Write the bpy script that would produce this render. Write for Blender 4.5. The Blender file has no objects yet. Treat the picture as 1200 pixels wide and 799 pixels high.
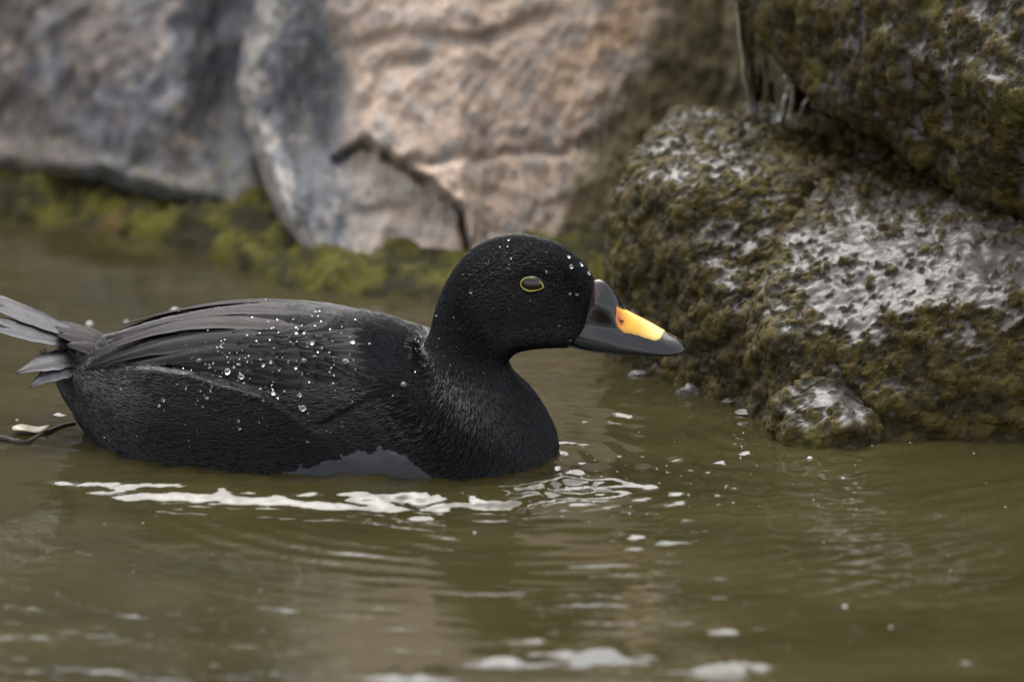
import bpy, bmesh, math, random
import numpy as np
from mathutils import Vector, Matrix
from mathutils.bvhtree import BVHTree

random.seed(7); rng = np.random.default_rng(7)
scene = bpy.context.scene
COL = scene.collection
R = math.radians

# ------------------------------------------------------------------ camera
PITCH, DIST, S = R(14.0), 5.0, 0.0005            # 0.5 mm per photo pixel at the duck
FWD = np.array([0, math.cos(PITCH), -math.sin(PITCH)])
UP = np.array([0, math.sin(PITCH), math.cos(PITCH)])
RT = np.array([1.0, 0, 0])
ZF = (525 - 399.5) * S * math.cos(PITCH)
FOC = np.array([0, 0, ZF])
CAM = FOC - FWD * DIST
cd = bpy.data.cameras.new('camera'); cam = bpy.data.objects.new('camera', cd); COL.objects.link(cam)
cam.location = CAM; cam.rotation_euler = (math.pi / 2 - PITCH, 0, 0)
cd.lens = 300; cd.sensor_width = 36; cd.clip_start = 0.1; cd.clip_end = 2000
cd.dof.use_dof = True; cd.dof.focus_distance = 5.0; cd.dof.aperture_fstop = 5.6; cd.dof.aperture_blades = 9
scene.camera = cam

# ------------------------------------------------------------------ sky, sun, exposure
SUN_EL, SUN_AZ = R(60), R(-14)                    # bright part of the cloud, high over the boulders
world = bpy.data.worlds.new('World'); scene.world = world; world.use_nodes = True
wn = world.node_tree.nodes; wl = world.node_tree.links; wn.clear()
wo = wn.new('ShaderNodeOutputWorld'); bg = wn.new('ShaderNodeBackground')
sky = wn.new('ShaderNodeTexSky'); sky.sky_type = 'NISHITA'; sky.sun_disc = False
sky.sun_elevation = SUN_EL; sky.sun_rotation = SUN_AZ; sky.air_density = 1.0; sky.dust_density = 4.0
hs = wn.new('ShaderNodeHueSaturation'); hs.inputs['Saturation'].default_value = 0.22     # overcast: nearly white
wl.new(sky.outputs[0], hs.inputs['Color']); wl.new(hs.outputs[0], bg.inputs[0])
bg.inputs[1].default_value = 0.15; wl.new(bg.outputs[0], wo.inputs[0])
sd = bpy.data.lights.new('sun', 'SUN'); sun = bpy.data.objects.new('sun', sd); COL.objects.link(sun)
sd.energy = 0.9; sd.angle = R(68); sd.color = (1, 0.96, 0.9)
sv = Vector((math.sin(SUN_AZ) * math.cos(SUN_EL), math.cos(SUN_AZ) * math.cos(SUN_EL), math.sin(SUN_EL)))
sun.rotation_euler = sv.to_track_quat('Z', 'Y').to_euler()
vs = scene.view_settings; vs.view_transform = 'Standard'; vs.look = 'None'; vs.gamma = 1; vs.exposure = 1.5
scene.render.engine = 'CYCLES'
cy = scene.cycles; cy.use_denoising = True; cy.max_bounces = 8; cy.transmission_bounces = 6; cy.glossy_bounces = 4
cy.caustics_reflective = False; cy.caustics_refractive = False; cy.sample_clamp_indirect = 6

# ------------------------------------------------------------------ pixel rays
def ray(px, py):
    px = np.asarray(px, float); py = np.asarray(py, float)
    return (FWD * DIST + RT * ((px - 600) * S)[..., None] + UP * ((399.5 - py) * S)[..., None])
def G(px, py, z=0.0):                               # on the water plane
    d = ray(px, py); t = (z - CAM[2]) / d[..., 2]
    return CAM + d * t[..., None]
def PY(px, py, Y):                                  # at a given depth
    d = ray(px, py); t = (np.asarray(Y) - CAM[1]) / d[..., 1]
    return CAM + d * np.asarray(t)[..., None]
def to_px(P):
    v = np.asarray(P) - CAM; f = v @ FWD
    return np.stack([600 + v[..., 0] / f * DIST / S, 399.5 - (v @ UP) / f * DIST / S], -1)

# ------------------------------------------------------------------ noise
_perm = rng.permutation(256); _perm = np.concatenate([_perm, _perm, _perm])
_grad = rng.normal(size=(256, 3)); _grad /= np.linalg.norm(_grad, axis=1)[:, None]
def perlin(p):
    p = np.asarray(p, float); i = np.floor(p).astype(int); f = p - i; i &= 255
    u = f * f * f * (f * (f * 6 - 15) + 10); out = 0
    for dx in (0, 1):
        wx = u[..., 0] if dx else 1 - u[..., 0]
        for dy in (0, 1):
            wy = u[..., 1] if dy else 1 - u[..., 1]
            for dz in (0, 1):
                wz = u[..., 2] if dz else 1 - u[..., 2]
                h = _perm[_perm[_perm[(i[..., 0] + dx) & 255] + ((i[..., 1] + dy) & 255)] + ((i[..., 2] + dz) & 255)]
                g = _grad[h]
                out = out + wx * wy * wz * (g[..., 0] * (f[..., 0] - dx) + g[..., 1] * (f[..., 1] - dy) + g[..., 2] * (f[..., 2] - dz))
    return out * 1.5
def fbm(p, octs=4, gain=0.5, ridged=False):
    a, t, s = 1.0, 0, 0; q = np.asarray(p, float)
    for k in range(octs):
        n = perlin(q + 17.3 * k)
        t = t + a * ((1 - 2 * np.abs(n)) if ridged else n); s += a; a *= gain; q = q * 2.03
    return t / s
def sst(a, b, x):
    t = np.clip((np.asarray(x, float) - a) / (b - a), 0, 1); return t * t * (3 - 2 * t)
def mixc(a, b, m):
    return np.asarray(a) * (1 - m[..., None]) + np.asarray(b) * m[..., None]
def seg_dist(px, py, pts):                          # distance to a polyline (2-D)
    best = np.full(np.shape(px), 1e9); sgn = np.zeros(np.shape(px))
    for (x0, y0), (x1, y1) in zip(pts[:-1], pts[1:]):
        dx, dy = x1 - x0, y1 - y0; L = dx * dx + dy * dy
        t = np.clip(((px - x0) * dx + (py - y0) * dy) / L, 0, 1)
        ex, ey = px - x0 - t * dx, py - y0 - t * dy
        d = np.hypot(ex, ey); s = np.sign(dx * ey - dy * ex)
        m = d < best; best = np.where(m, d, best); sgn = np.where(m, s, sgn)
    return best, sgn

# ------------------------------------------------------------------ object helpers
def tag(o, label=None, cat=None, group=None, kind=None):
    for k, v in (('label', label), ('category', cat), ('group', group), ('kind', kind)):
        if v: o[k] = v
    return o
def mesh_obj(name, verts, faces, mat, parent=None, smooth=True, attrs=None, uv=None):
    me = bpy.data.meshes.new(name)
    verts = np.asarray(verts, float)
    if isinstance(faces, np.ndarray):
        n, k = faces.shape
        me.vertices.add(len(verts)); me.vertices.foreach_set('co', verts.ravel())
        me.loops.add(n * k); me.loops.foreach_set('vertex_index', faces.ravel().astype(np.int32))
        me.polygons.add(n); me.polygons.foreach_set('loop_start', np.arange(0, n * k, k, dtype=np.int32))
        me.update(calc_edges=True)
    else:
        me.from_pydata([tuple(v) for v in verts], [], faces)
    me.validate()
    me.polygons.foreach_set('use_smooth', np.full(len(me.polygons), smooth))
    for an, arr in (attrs or {}).items():
        arr = np.asarray(arr, np.float32)
        if arr.ndim == 1:
            a = me.attributes.new(an, 'FLOAT', 'POINT'); a.data.foreach_set('value', arr)
        else:
            a = me.attributes.new(an, 'FLOAT_COLOR', 'POINT')
            a.data.foreach_set('color', np.concatenate([arr, np.ones((len(arr), 1), np.float32)], 1).ravel())
    if uv is not None:
        l = me.uv_layers.new(name='UVMap'); idx = np.empty(len(me.loops), np.int32); me.loops.foreach_get('vertex_index', idx)
        l.data.foreach_set('uv', np.asarray(uv, np.float32)[idx].ravel())
    if mat: me.materials.append(mat)
    o = bpy.data.objects.new(name, me); COL.objects.link(o)
    if parent: o.parent = parent
    return o
def grid_faces(nu, nv, wrap=False):
    i = np.arange(nu - 1)[:, None]; j = np.arange(nv if wrap else nv - 1)[None, :]; j2 = (j + 1) % nv
    return np.stack([i * nv + j + 0 * j2, (i + 1) * nv + j, (i + 1) * nv + j2, i * nv + j2 + 0 * j], -1).reshape(-1, 4)

# ------------------------------------------------------------------ material helpers
class Mat:
    def __init__(self, name, **kw):
        self.m = bpy.data.materials.new(name); self.m.use_nodes = True
        self.n = self.m.node_tree.nodes; self.l = self.m.node_tree.links
        self.b = self.n['Principled BSDF']
        for k, v in kw.items(): self.set(k, v)
    def set(self, k, v):
        k = k.replace('_', ' ')
        for i in self.b.inputs:
            if i.name.lower() == k.lower():
                if hasattr(v, 'is_linked'): self.l.new(v, i)
                else: i.default_value = (*v, 1) if isinstance(v, tuple) and len(v) == 3 and i.type == 'RGBA' else v
                return
        raise KeyError(k)
    def new(self, t, **kw):
        nd = self.n.new(t)
        for k, v in kw.items(): setattr(nd, k, v)
        return nd
    def coord(self, which='Object', scale=(1, 1, 1)):
        tc = self.new('ShaderNodeTexCoord'); mp = self.new('ShaderNodeMapping')
        mp.inputs['Scale'].default_value = scale; self.l.new(tc.outputs[which], mp.inputs[0]); return mp.outputs[0]
    def noise(self, vec, scale, detail=4, rough=0.5, dist=0.0):
        n = self.new('ShaderNodeTexNoise'); n.inputs['Scale'].default_value = scale; n.inputs['Detail'].default_value = detail
        n.inputs['Roughness'].default_value = rough; n.inputs['Distortion'].default_value = dist
        self.l.new(vec, n.inputs['Vector']); return n.outputs['Fac']
    def ramp(self, fac, stops):
        r = self.new('ShaderNodeValToRGB'); e = r.color_ramp.elements
        while len(e) < len(stops): e.new(0.5)
        for el, (p, c) in zip(e, stops):
            el.position = p; el.color = (*c, 1) if isinstance(c, tuple) else (c, c, c, 1)
        self.l.new(fac, r.inputs[0]); return r.outputs[0]
    def mix(self, a, b, fac, mode='MIX'):
        m = self.new('ShaderNodeMix', data_type='RGBA', blend_type=mode)
        for s, v in ((m.inputs[6], a), (m.inputs[7], b), (m.inputs[0], fac)):
            if hasattr(v, 'is_linked'): self.l.new(v, s)
            else: s.default_value = (*v, 1) if isinstance(v, tuple) else v
        return m.outputs[2]
    def attr(self, name, color=False):
        a = self.new('ShaderNodeAttribute', attribute_name=name); return a.outputs['Color' if color else 'Fac']
    def bump(self, h, strength=0.5, dist=0.001, prev=None):
        b = self.new('ShaderNodeBump'); b.inputs['Strength'].default_value = strength; b.inputs['Distance'].default_value = dist
        self.l.new(h, b.inputs['Height'])
        if prev: self.l.new(prev, b.inputs['Normal'])
        return b.outputs[0]

def rock_mat(name, wet=0.0):
    m = Mat(name); co = m.coord()
    c = m.attr('col', True)
    n1 = m.noise(co, 90, 6, 0.65); n2 = m.noise(co, 320, 4, 0.6)
    c2 = m.mix(c, m.ramp(n1, [(0.25, 0.5), (0.7, 1.1)]), 0.75, 'MULTIPLY')
    c2 = m.mix(c2, m.ramp(n2, [(0.3, 0.55), (0.7, 1.0)]), 0.6, 'MULTIPLY')
    m.set('base color', c2)
    m.set('roughness', m.ramp(n1, [(0.3, 0.85), (0.7, 0.6)]))
    m.set('normal', m.bump(n1, 0.6, 0.004, m.bump(n2, 0.5, 0.001)))
    return m.m
M_ROCK = rock_mat('dry_rock')

def wet_mat():
    m = Mat('wet_mossy_rock'); co = m.coord()
    c = m.attr('col', True); moss = m.attr('moss'); film = m.attr('film')
    sp = m.noise(co, 420, 3, 0.7); sp2 = m.noise(co, 1500, 2, 0.6)
    n1 = m.noise(co, 260, 5, 0.6); n2 = m.noise(co, 900, 3, 0.6); n3 = m.noise(co, 120, 5, 0.6, 0.6)
    c2 = m.mix(c, m.ramp(n1, [(0.3, 0.4), (0.7, 1.0)]), 0.7, 'MULTIPLY')
    c2 = m.mix(c2, m.ramp(n2, [(0.3, 0.55), (0.7, 1.0)]), 0.6, 'MULTIPLY')
    c2 = m.mix(c2, (0.17, 0.155, 0.13), m.ramp(sp, [(0.63, 0.0), (0.68, 0.55)]))
    c2 = m.mix(c2, m.ramp(sp2, [(0.35, 0.45), (0.65, 1.25)]), 0.7, 'MULTIPLY')
    m.set('base color', c2)
    r = m.mix((0.42, 0.42, 0.42), m.ramp(n1, [(0.35, 0.55), (0.65, 0.85)]), moss)
    m.set('roughness', r)
    mm_ = m.new('ShaderNodeMath', operation='MULTIPLY'); m.l.new(n1, mm_.inputs[0]); m.l.new(m.ramp(moss, [(0.0, 0.15), (1.0, 1.0)]), mm_.inputs[1])
    bs = m.bump(mm_.outputs[0], 0.8, 0.0025, m.bump(n2, 0.35, 0.0006))
    m.set('normal', bs)
    m.set('specular ior level', m.mix((0.22, 0.22, 0.22), (0.2, 0.2, 0.2), moss))
    m.set('coat weight', film); m.set('coat roughness', 0.06); m.set('coat ior', 1.33)
    m.set('coat normal', m.bump(n3, 0.4, 0.0015))
    return m.m
M_WET = wet_mat()

# ================================================================== SETTING
# ---- pond bed / ground, one sheet to the horizon
def build_ground():
    xs = np.concatenate([[-400, -100, -20, -6], np.linspace(-2.5, 2.5, 100), [6, 20, 100, 400]])
    ys = np.concatenate([[-400, -100, -20, -9], np.linspace(-7, 2.5, 160), [6, 20, 100, 400]])
    X, Y = np.meshgrid(xs, ys, indexing='ij')
    Z = -0.16 + 0.03 * fbm(np.stack([X * 3, Y * 3, 0 * X], -1), 4)
    Z = Z + 0.42 * sst(0.75, 1.1, Y)
    Z = np.where(Y > 1.2, 0.26 + 0.02 * np.sin(X), Z)
    m = Mat('silty_bed', roughness=0.9); co = m.coord()
    n = m.noise(co, 25, 6, 0.6); n2 = m.noise(co, 90, 4)
    m.set('base color', m.mix(m.ramp(n, [(0.35, (0.05, 0.042, 0.018)), (0.5, (0.11, 0.085, 0.035)), (0.68, (0.2, 0.15, 0.07))]),
                              m.ramp(n2, [(0.3, 0.4), (0.7, 1.0)]), 0.6, 'MULTIPLY'))
    o = mesh_obj('ground', np.stack([X, Y, Z], -1).reshape(-1, 3), grid_faces(len(xs), len(ys)), m.m)
    tag(o, 'silty brown pond bed rising into the bank behind the boulders', kind='structure')
build_ground()

# ---- water
BREAST = G(640, 538)
def wave_height(X, Y):
    shp = X.shape; p = np.stack([X, Y, 0 * X], -1)
    warp = 0.02 * fbm(p * 6 + 5, 2)
    # ambient chop: long crests across the view
    h = 0.0008 * fbm(np.stack([X * 5 + 3, (Y + warp) * 13, 0 * X], -1), 3, 0.5)
    h = h + 0.00030 * fbm(np.stack([X * 20, (Y + warp) * 48, 0 * X + 4], -1), 3, 0.55)
    h = h + 0.00016 * fbm(np.stack([X * 55, (Y + warp) * 110, 0 * X + 8], -1), 2) * sst(-0.05, 0.18, X + 0.3 * fbm(p * 5 + 1, 2))
    # bow wave running along the near flank
    px = to_px(np.stack([X, Y, 0 * X], -1)); a, b = px[..., 0], px[..., 1]
    crest = np.interp(a, [-200, 60, 140, 240, 340, 430, 520, 600, 660, 720, 800, 900],
                      [560, 560, 571, 577, 580, 584, 586, 580, 568, 566, 560, 548])
    cy_ = G(a, crest)[..., 1]
    s = (Y - cy_)                                         # + = behind the crest
    s = s + 0.008 * fbm(np.stack([X * 22, Y * 40, 0 * X + 9], -1), 2) + 0.007 * fbm(np.stack([X * 75, Y * 150, 0 * X + 5], -1), 3)
    amp = np.interp(a, [0, 110, 190, 300, 420, 600, 680, 730, 800], [0, 0.0016, 0.0036, 0.0036, 0.0044, 0.0054, 0.005, 0.0022, 0.0])
    prof = np.where(s < 0, np.exp(-(s / 0.011) ** 2), np.exp(-(s / 0.026) ** 2))
    h = h + amp * 0.85 * prof - 0.35 * amp * np.exp(-((s + 0.034) / 0.022) ** 2)
    # fine ribs riding on the crest, and fish-bone ripples in front of it
    h = h + 0.0006 * np.sin(s / 0.0030 + 3 * fbm(p * 14, 2)) * np.exp(-((s + 0.012) / 0.03) ** 2) * sst(80, 200, a) * (1 - sst(640, 760, a))
    # rings leaving the breast
    for (c, lam, A, dec) in ((BREAST, 0.019, 0.0006, 0.16), (G(560, 560), 0.024, 0.0006, 0.13), (G(110, 500), 0.018, 0.0005, 0.05)):
        r = np.hypot(X - c[0], Y - c[1]) + 0.012 * fbm(p * 16 + 2, 2)
        h = h + A * np.sin(r * 2 * math.pi / lam) * np.exp(-r / dec) * sst(0.0, 0.03, r)
    # wavelets close along the flank
    fl = np.interp(a, [40, 90, 130, 200, 300, 400, 500, 600, 650, 700], [450, 485, 512, 537, 550, 555, 553, 550, 545, 535])
    sf = Y - G(a, fl)[..., 1]
    near = np.exp(-((sf + 0.025) / 0.035) ** 2) * sst(30, 90, a) * (1 - sst(680, 760, a))
    h = h + near * 0.0030 * fbm(np.stack([X * 38, Y * 55, 0 * X + 2], -1), 3, 0.6)
    # water lapping up against the flank
    h = h + 0.0015 * np.exp(-((a - 425) / 52) ** 2 - ((sf + 0.002) / 0.016) ** 2)
    # agitation where the trickle reaches the pond, by the right-hand boulder
    for (c, lam, A, dec) in ((G(905, 505), 0.024, 0.0006, 0.14), (G(1010, 530), 0.020, 0.0005, 0.10), (G(790, 465), 0.022, 0.0005, 0.12)):
        r = np.hypot(X - c[0], (Y - c[1])) + 0.02 * fbm(p * 12 + 7, 2)
        h = h + A * np.sin(r * 2 * math.pi / lam) * np.exp(-r / dec)
    # a few steeper wavelets in the foreground
    for (qx, qy, wx, wy, A) in ((700, 765, 60, 10, .0022), (860, 775, 45, 12, .0026), (590, 772, 40, 9, .002), (630, 742, 32, 9, .0016), (480, 790, 40, 8, .0018), (1130, 772, 30, 7, .0018), (850, 735, 24, 7, .0012)):
        h = h + A * np.exp(-((a - qx) / wx) ** 2 - ((b - qy) / wy) ** 2) * (0.7 + 0.9 * fbm(np.stack([X * 70, Y * 30, 0 * X], -1), 2))
    return h
def build_water():
    def axis(lo, hi, step, far):
        core = np.arange(lo, hi, step); out = []; d, v = step, hi
        while v < far: out.append(v); d *= 1.12; v += d
        o2 = []; d, v = step, lo - step
        while v > -far: o2.append(v); d *= 1.12; v -= d
        return np.concatenate([o2[::-1], core, out])
    xs = axis(-0.36, 0.36, 0.0019, 9.0); ys = axis(-0.80, 0.62, 0.0026, 9.0)
    ys = ys[ys < 1.05]
    X, Y = np.meshgrid(xs, ys, indexing='ij')
    Z = wave_height(X, Y)
    fade = np.exp(-np.maximum(0, np.abs(X) - 0.5)) * np.exp(-np.maximum(0, -Y - 1.0) * .5)
    m = Mat('pond_water', roughness=0.03, ior=1.333, transmission_weight=0.5)
    co = m.coord('Object', (1, 2.2, 1))
    n = m.noise(co, 7, 3, 0.5)
    m.set('base color', m.ramp(n, [(0.3, (0.045, 0.039, 0.0135)), (0.7, (0.078, 0.066, 0.026))]))
    m.set('normal', m.bump(m.noise(m.coord('Object', (1, 2.0, 1)), 60, 3, 0.5), 0.10, 0.003))
    o = mesh_obj('pond_water', np.stack([X, Y, Z * fade], -1).reshape(-1, 3), grid_faces(len(xs), len(ys)), m.m)
    tag(o, 'murky olive pond water with ripples and a bow wave', kind='structure')
build_water()

# ---- back boulders: relief surfaces with rounded flanks, top and back
def relief_rock(name, left, right, depth, color, label, nx=260, ny=200, top=-720, bottom=460, thick=0.35, edge=0.10, disp=(0.02, 0.008, 0.0025), seed=0):
    b = np.linspace(top, bottom, ny); t = np.linspace(0, 1, nx)
    L = np.interp(b, [q[1] for q in left], [q[0] for q in left]); Rr = np.interp(b, [q[1] for q in right], [q[0] for q in right])
    A = L[None, :] + (Rr - L)[None, :] * t[:, None]; B = np.broadcast_to(b, A.shape)
    A = A + 10 * fbm(np.stack([A * 0 + seed, B * 0.02, t[:, None] * 2 + 0 * A], -1), 3) * (4 * t * (1 - t))[:, None] ** 0.2
    Y = depth(A, B)
    e = np.abs(2 * t - 1)[:, None]
    wpx = np.maximum(Rr - L, 1)[None, :]; de = (1 - e) * wpx / 2
    rim = np.clip(1 - de / 45, 0, 1); Y = Y + edge * (1 - np.sqrt(np.clip(1 - rim ** 2, 0, 1)))
    tr = np.clip((top + 120 - B) / 120, 0, 1) ; Y = Y + 0.16 * (1 - np.sqrt(np.clip(1 - tr ** 2, 0, 1)))
    P = PY(A, B, Y)
    q = P * 1.0 + seed * 3.1
    Y = Y - disp[0] * fbm(q * 9, 4, 0.5) - disp[1] * fbm(q * 34, 3, 0.5, True) - disp[2] * fbm(q * 130, 3, 0.6)
    P = PY(A, B, Y); P[..., 2] = np.maximum(P[..., 2], -0.2)
    C = color(A, B, P)
    # closed: go round to a back wall
    back = P.copy(); back[..., 1] = np.maximum(P[..., 1] + 0.02, Y.max() + thick * 0.6)
    nv = nx * ny; F = grid_faces(nx, ny); FB = F[:, ::-1] + nv
    idx = np.arange(nv).reshape(nx, ny)
    rimv = np.concatenate([idx[:, 0], idx[-1, 1:], idx[::-1, -1][1:], idx[0, ::-1][1:-1]])
    r2 = np.roll(rimv, -1); FS = np.stack([rimv, rimv + nv, r2 + nv, r2], -1)
    V = np.concatenate([P.reshape(-1, 3), back.reshape(-1, 3)])
    cc = np.concatenate([C.reshape(-1, 3)] * 2)
    o = mesh_obj(name, V, np.concatenate([F[:, ::-1], FB[:, ::-1], FS[:, ::-1]]), M_ROCK, attrs={'col': cc})
    tag(o, label, 'rock'); return o

RIDGE = [(330, -720), (300, 0), (283, 60), (276, 100), (285, 150), (312, 225), (326, 262), (345, 300), (390, 460)]
PINK_R = [(900, -720), (838, -60), (806, 0), (770, 75), (722, 140), (700, 190), (684, 235), (655, 290), (610, 330), (560, 460)]
CRACK = [(392, 182), (425, 166), (455, 176), (492, 205), (520, 225), (545, 252), (556, 300)]
def n2(A, B, s, seed=0, sx=1.0, o=4): return fbm(np.stack([A * s * sx, B * s, 0 * A + seed], -1), o)

def left_depth(A, B):
    base = np.interp(A, [-900, 0, 150, 250, 330], [0.74, 0.64, 0.60, 0.56, 0.56])
    Y = base - 0.035 * np.exp(-((A - 150) / 110) ** 2 - ((B - 120) / 120) ** 2) + 0.00028 * (200 - B)
    Y = Y + 0.05 * np.exp(-((A - 262) / 32) ** 2) * sst(230, 130, B)         # trough beside the ridge
    low = np.interp(A, [-900, 0, 50, 90, 120, 143, 190, 252, 271, 330], [200, 202, 207, 214, 212, 224, 234, 244, 262, 270])
    Y = Y + 0.07 * sst(0, 12, B - low) - 0.012 * np.exp(-((B - low + 18) / 14) ** 2)
    return Y
def left_color(A, B, P):
    n = n2(A, B, 0.012, 1); f = n2(A, B, 0.045, 2); d = n2(A, B, 0.02, 3, 2.0)
    c = mixc((0.115, 0.092, 0.08), (0.15, 0.148, 0.158), sst(-0.2, 0.25, n + (A - 130) / 400))
    c = mixc(c, (0.32, 0.26, 0.21), sst(0.1, 0.4, f) * 0.8)
    c = mixc(c, (0.065, 0.07, 0.085), sst(0.05, 0.4, d) * 0.85)
    c = mixc(c, (0.10, 0.09, 0.05), sst(150, 215, B) * sst(-0.2, 0.2, f) * 0.8)
    return c
relief_rock('boulder', [(-900, -720), (-900, 460)], [(p[0] + 30, p[1]) for p in RIDGE], left_depth, left_color,
            'dark grey brown weathered boulder left of the pale pink one, behind the duck tail', nx=330, seed=1)

def mid_depth(A, B):
    xr = np.interp(B, [q[1] for q in RIDGE], [q[0] for q in RIDGE])
    base = np.interp(A, [260, 330, 420, 540, 700, 850], [0.47, 0.42, 0.395, 0.39, 0.43, 0.50]) + 0.00038 * (330 - B)
    Y = base
    Y = Y - 0.02 * np.exp(-((A - xr - 14) / 16) ** 2)                                                     # ridge lip
    Y = Y + 0.045 * np.exp(-((A - 372) / 38) ** 2 - ((B - 130) / 90) ** 2)                                # hollow
    Y = Y - 0.02 * np.exp(-((A - 350) / 40) ** 2 - ((B - 235) / 45) ** 2)
    wx, wy = 9 * n2(A, B, 0.03, 21), 9 * n2(A, B, 0.03, 22)
    d, s = seg_dist(A + wx, B + wy, CRACK)
    inb = sst(380, 410, A) * sst(575, 545, A)
    side = np.where(s > 0, -d, d)                                                                          # + above
    Y = Y - 0.018 * sst(-5, 6, side) * np.exp(-np.clip(side, 0, 1e9) / 140) * inb
    Y = Y + 0.022 * np.exp(-((side + 4) / 4) ** 2) * inb * sst(-0.35, 0.1, n2(A, B, 0.02, 23))
    d2, s2 = seg_dist(A, B + 2 * wy, [(480, 187), (560, 188), (640, 180), (690, 172)])
    Y = Y + 0.007 * np.exp(-(d2 / 7) ** 2)
    d3, s3 = seg_dist(A, B, [(402, 180), (405, 240), (400, 320)])
    Y = Y + 0.006 * np.exp(-(d3 / 8) ** 2) * sst(-0.2, 0.3, n2(A, B, 0.02, 31))
    for pts in ([(400, 60), (470, 40), (560, 50), (640, 20)], [(430, 130), (450, 80), (500, 70)], [(410, 250), (470, 245), (540, 262)]):
        d4, _ = seg_dist(A, B, pts); Y = Y + 0.006 * np.exp(-(d4 / 9) ** 2)
    low = np.interp(A, [260, 328, 352, 390, 414, 500, 600, 700], [262, 276, 293, 312, 316, 322, 326, 326])
    Y = Y + 0.045 * sst(0, 12, B - low)
    return Y
def mid_color(A, B, P):
    n = n2(A, B, 0.010, 4); f = n2(A, B, 0.035, 5); g = n2(A, B, 0.09, 6)
    pink = sst(380, 440, A + 40 * n + 0.10 * (150 - B))
    c = mixc((0.15, 0.155, 0.165), (0.50, 0.37, 0.28), pink)
    c = mixc(c, (0.36, 0.32, 0.285), sst(-0.1, 0.35, f) * pink * 0.9)
    c = mixc(c, (0.46, 0.30, 0.17), sst(0.05, 0.35, n2(A, B, 0.014, 8)) * pink * sst(560, 720, A) * 0.9)
    c = mixc(c, (0.34, 0.31, 0.28), (1 - pink) * sst(0.05, 0.35, f + 0.6 * np.exp(-((A - np.interp(B, [q[1] for q in RIDGE], [q[0] for q in RIDGE]) - 16) / 14) ** 2)))
    c = mixc(c, (0.055, 0.06, 0.07), (1 - pink) * sst(0.0, 0.35, n2(A, B, 0.02, 9, 1.6)) * 0.75)
    c = mixc(c, (0.10, 0.095, 0.035), (1 - pink) * sst(0.1, 0.4, g) * 0.6)
    d, s = seg_dist(A, B, CRACK); blk = sst(400, 415, A) * sst(8, -8, np.where(s > 0, -d, d)) * sst(560, 545, A)
    c = mixc(c, (0.31, 0.265, 0.22), blk * 0.5)
    c = mixc(c, (0.12, 0.10, 0.085), sst(0.18, 0.5, g) * 0.55)
    xr = np.interp(B, [q[1] for q in PINK_R], [q[0] for q in PINK_R])
    c = mixc(c, (0.115, 0.09, 0.032), sst(50, -5, (xr - A) + 40 * f) * 0.95)
    c = mixc(c, (0.30, 0.19, 0.08), sst(285, 320, B + 15 * f) * 0.8)
    c = mixc(c, (0.17, 0.15, 0.03), sst(305, 330, B + 20 * g) * 0.8)
    return c
relief_rock('boulder', RIDGE, [(q[0] + 200, q[1]) for q in PINK_R], mid_depth, mid_color,
            'large pale pinkish tan boulder with a dark crack, behind the duck head', nx=360, ny=260, seed=2, edge=0.07, disp=(0.02, 0.0045, 0.003))

def mossy_depth(A, B):
    Y = 0.63 + 0.00022 * (250 - B) - 0.0002 * (A - 720) - 0.03 * np.exp(-((A - 800) / 60) ** 2 - ((B - 70) / 70) ** 2)
    Y = Y - 0.05 * sst(128, 150, B) * sst(700, 760, A) - 0.04 * sst(180, 330, B)
    return Y
def mossy_color(A, B, P):
    f = n2(A, B, 0.04, 11); g = n2(A, B, 0.012, 12)
    c = mixc((0.115, 0.088, 0.03), (0.05, 0.04, 0.014), sst(-0.1, 0.3, f))
    c = mixc(c, (0.22, 0.17, 0.08), sst(0.1, 0.4, n2(A, B, 0.05, 14)) * 0.7)
    c = mixc(c, (0.30, 0.21, 0.10), sst(0.0, 0.4, g) * sst(760, 690, A) * 0.6)
    return c
relief_rock('boulder', [(640, -720), (640, 460)], [(1250, -720), (1250, 460)], mossy_depth, mossy_color,
            'shaded olive brown mossy boulder in the gap behind the trickle of water', nx=200, ny=200, seed=3, edge=0.05, disp=(0.022, 0.012, 0.004))
# a further boulder closing the row past the right-hand rocks
def far_depth(A, B): return 0.42 + 0.0002 * (300 - B) + 0 * A
relief_rock('boulder', [(1150, -720), (1150, 460)], [(2400, -720), (2300, 460)], far_depth, mossy_color,
            'olive brown boulder beyond the wet rocks, at the far right end of the bank', nx=200, ny=120, seed=5, edge=0.08)

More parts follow.
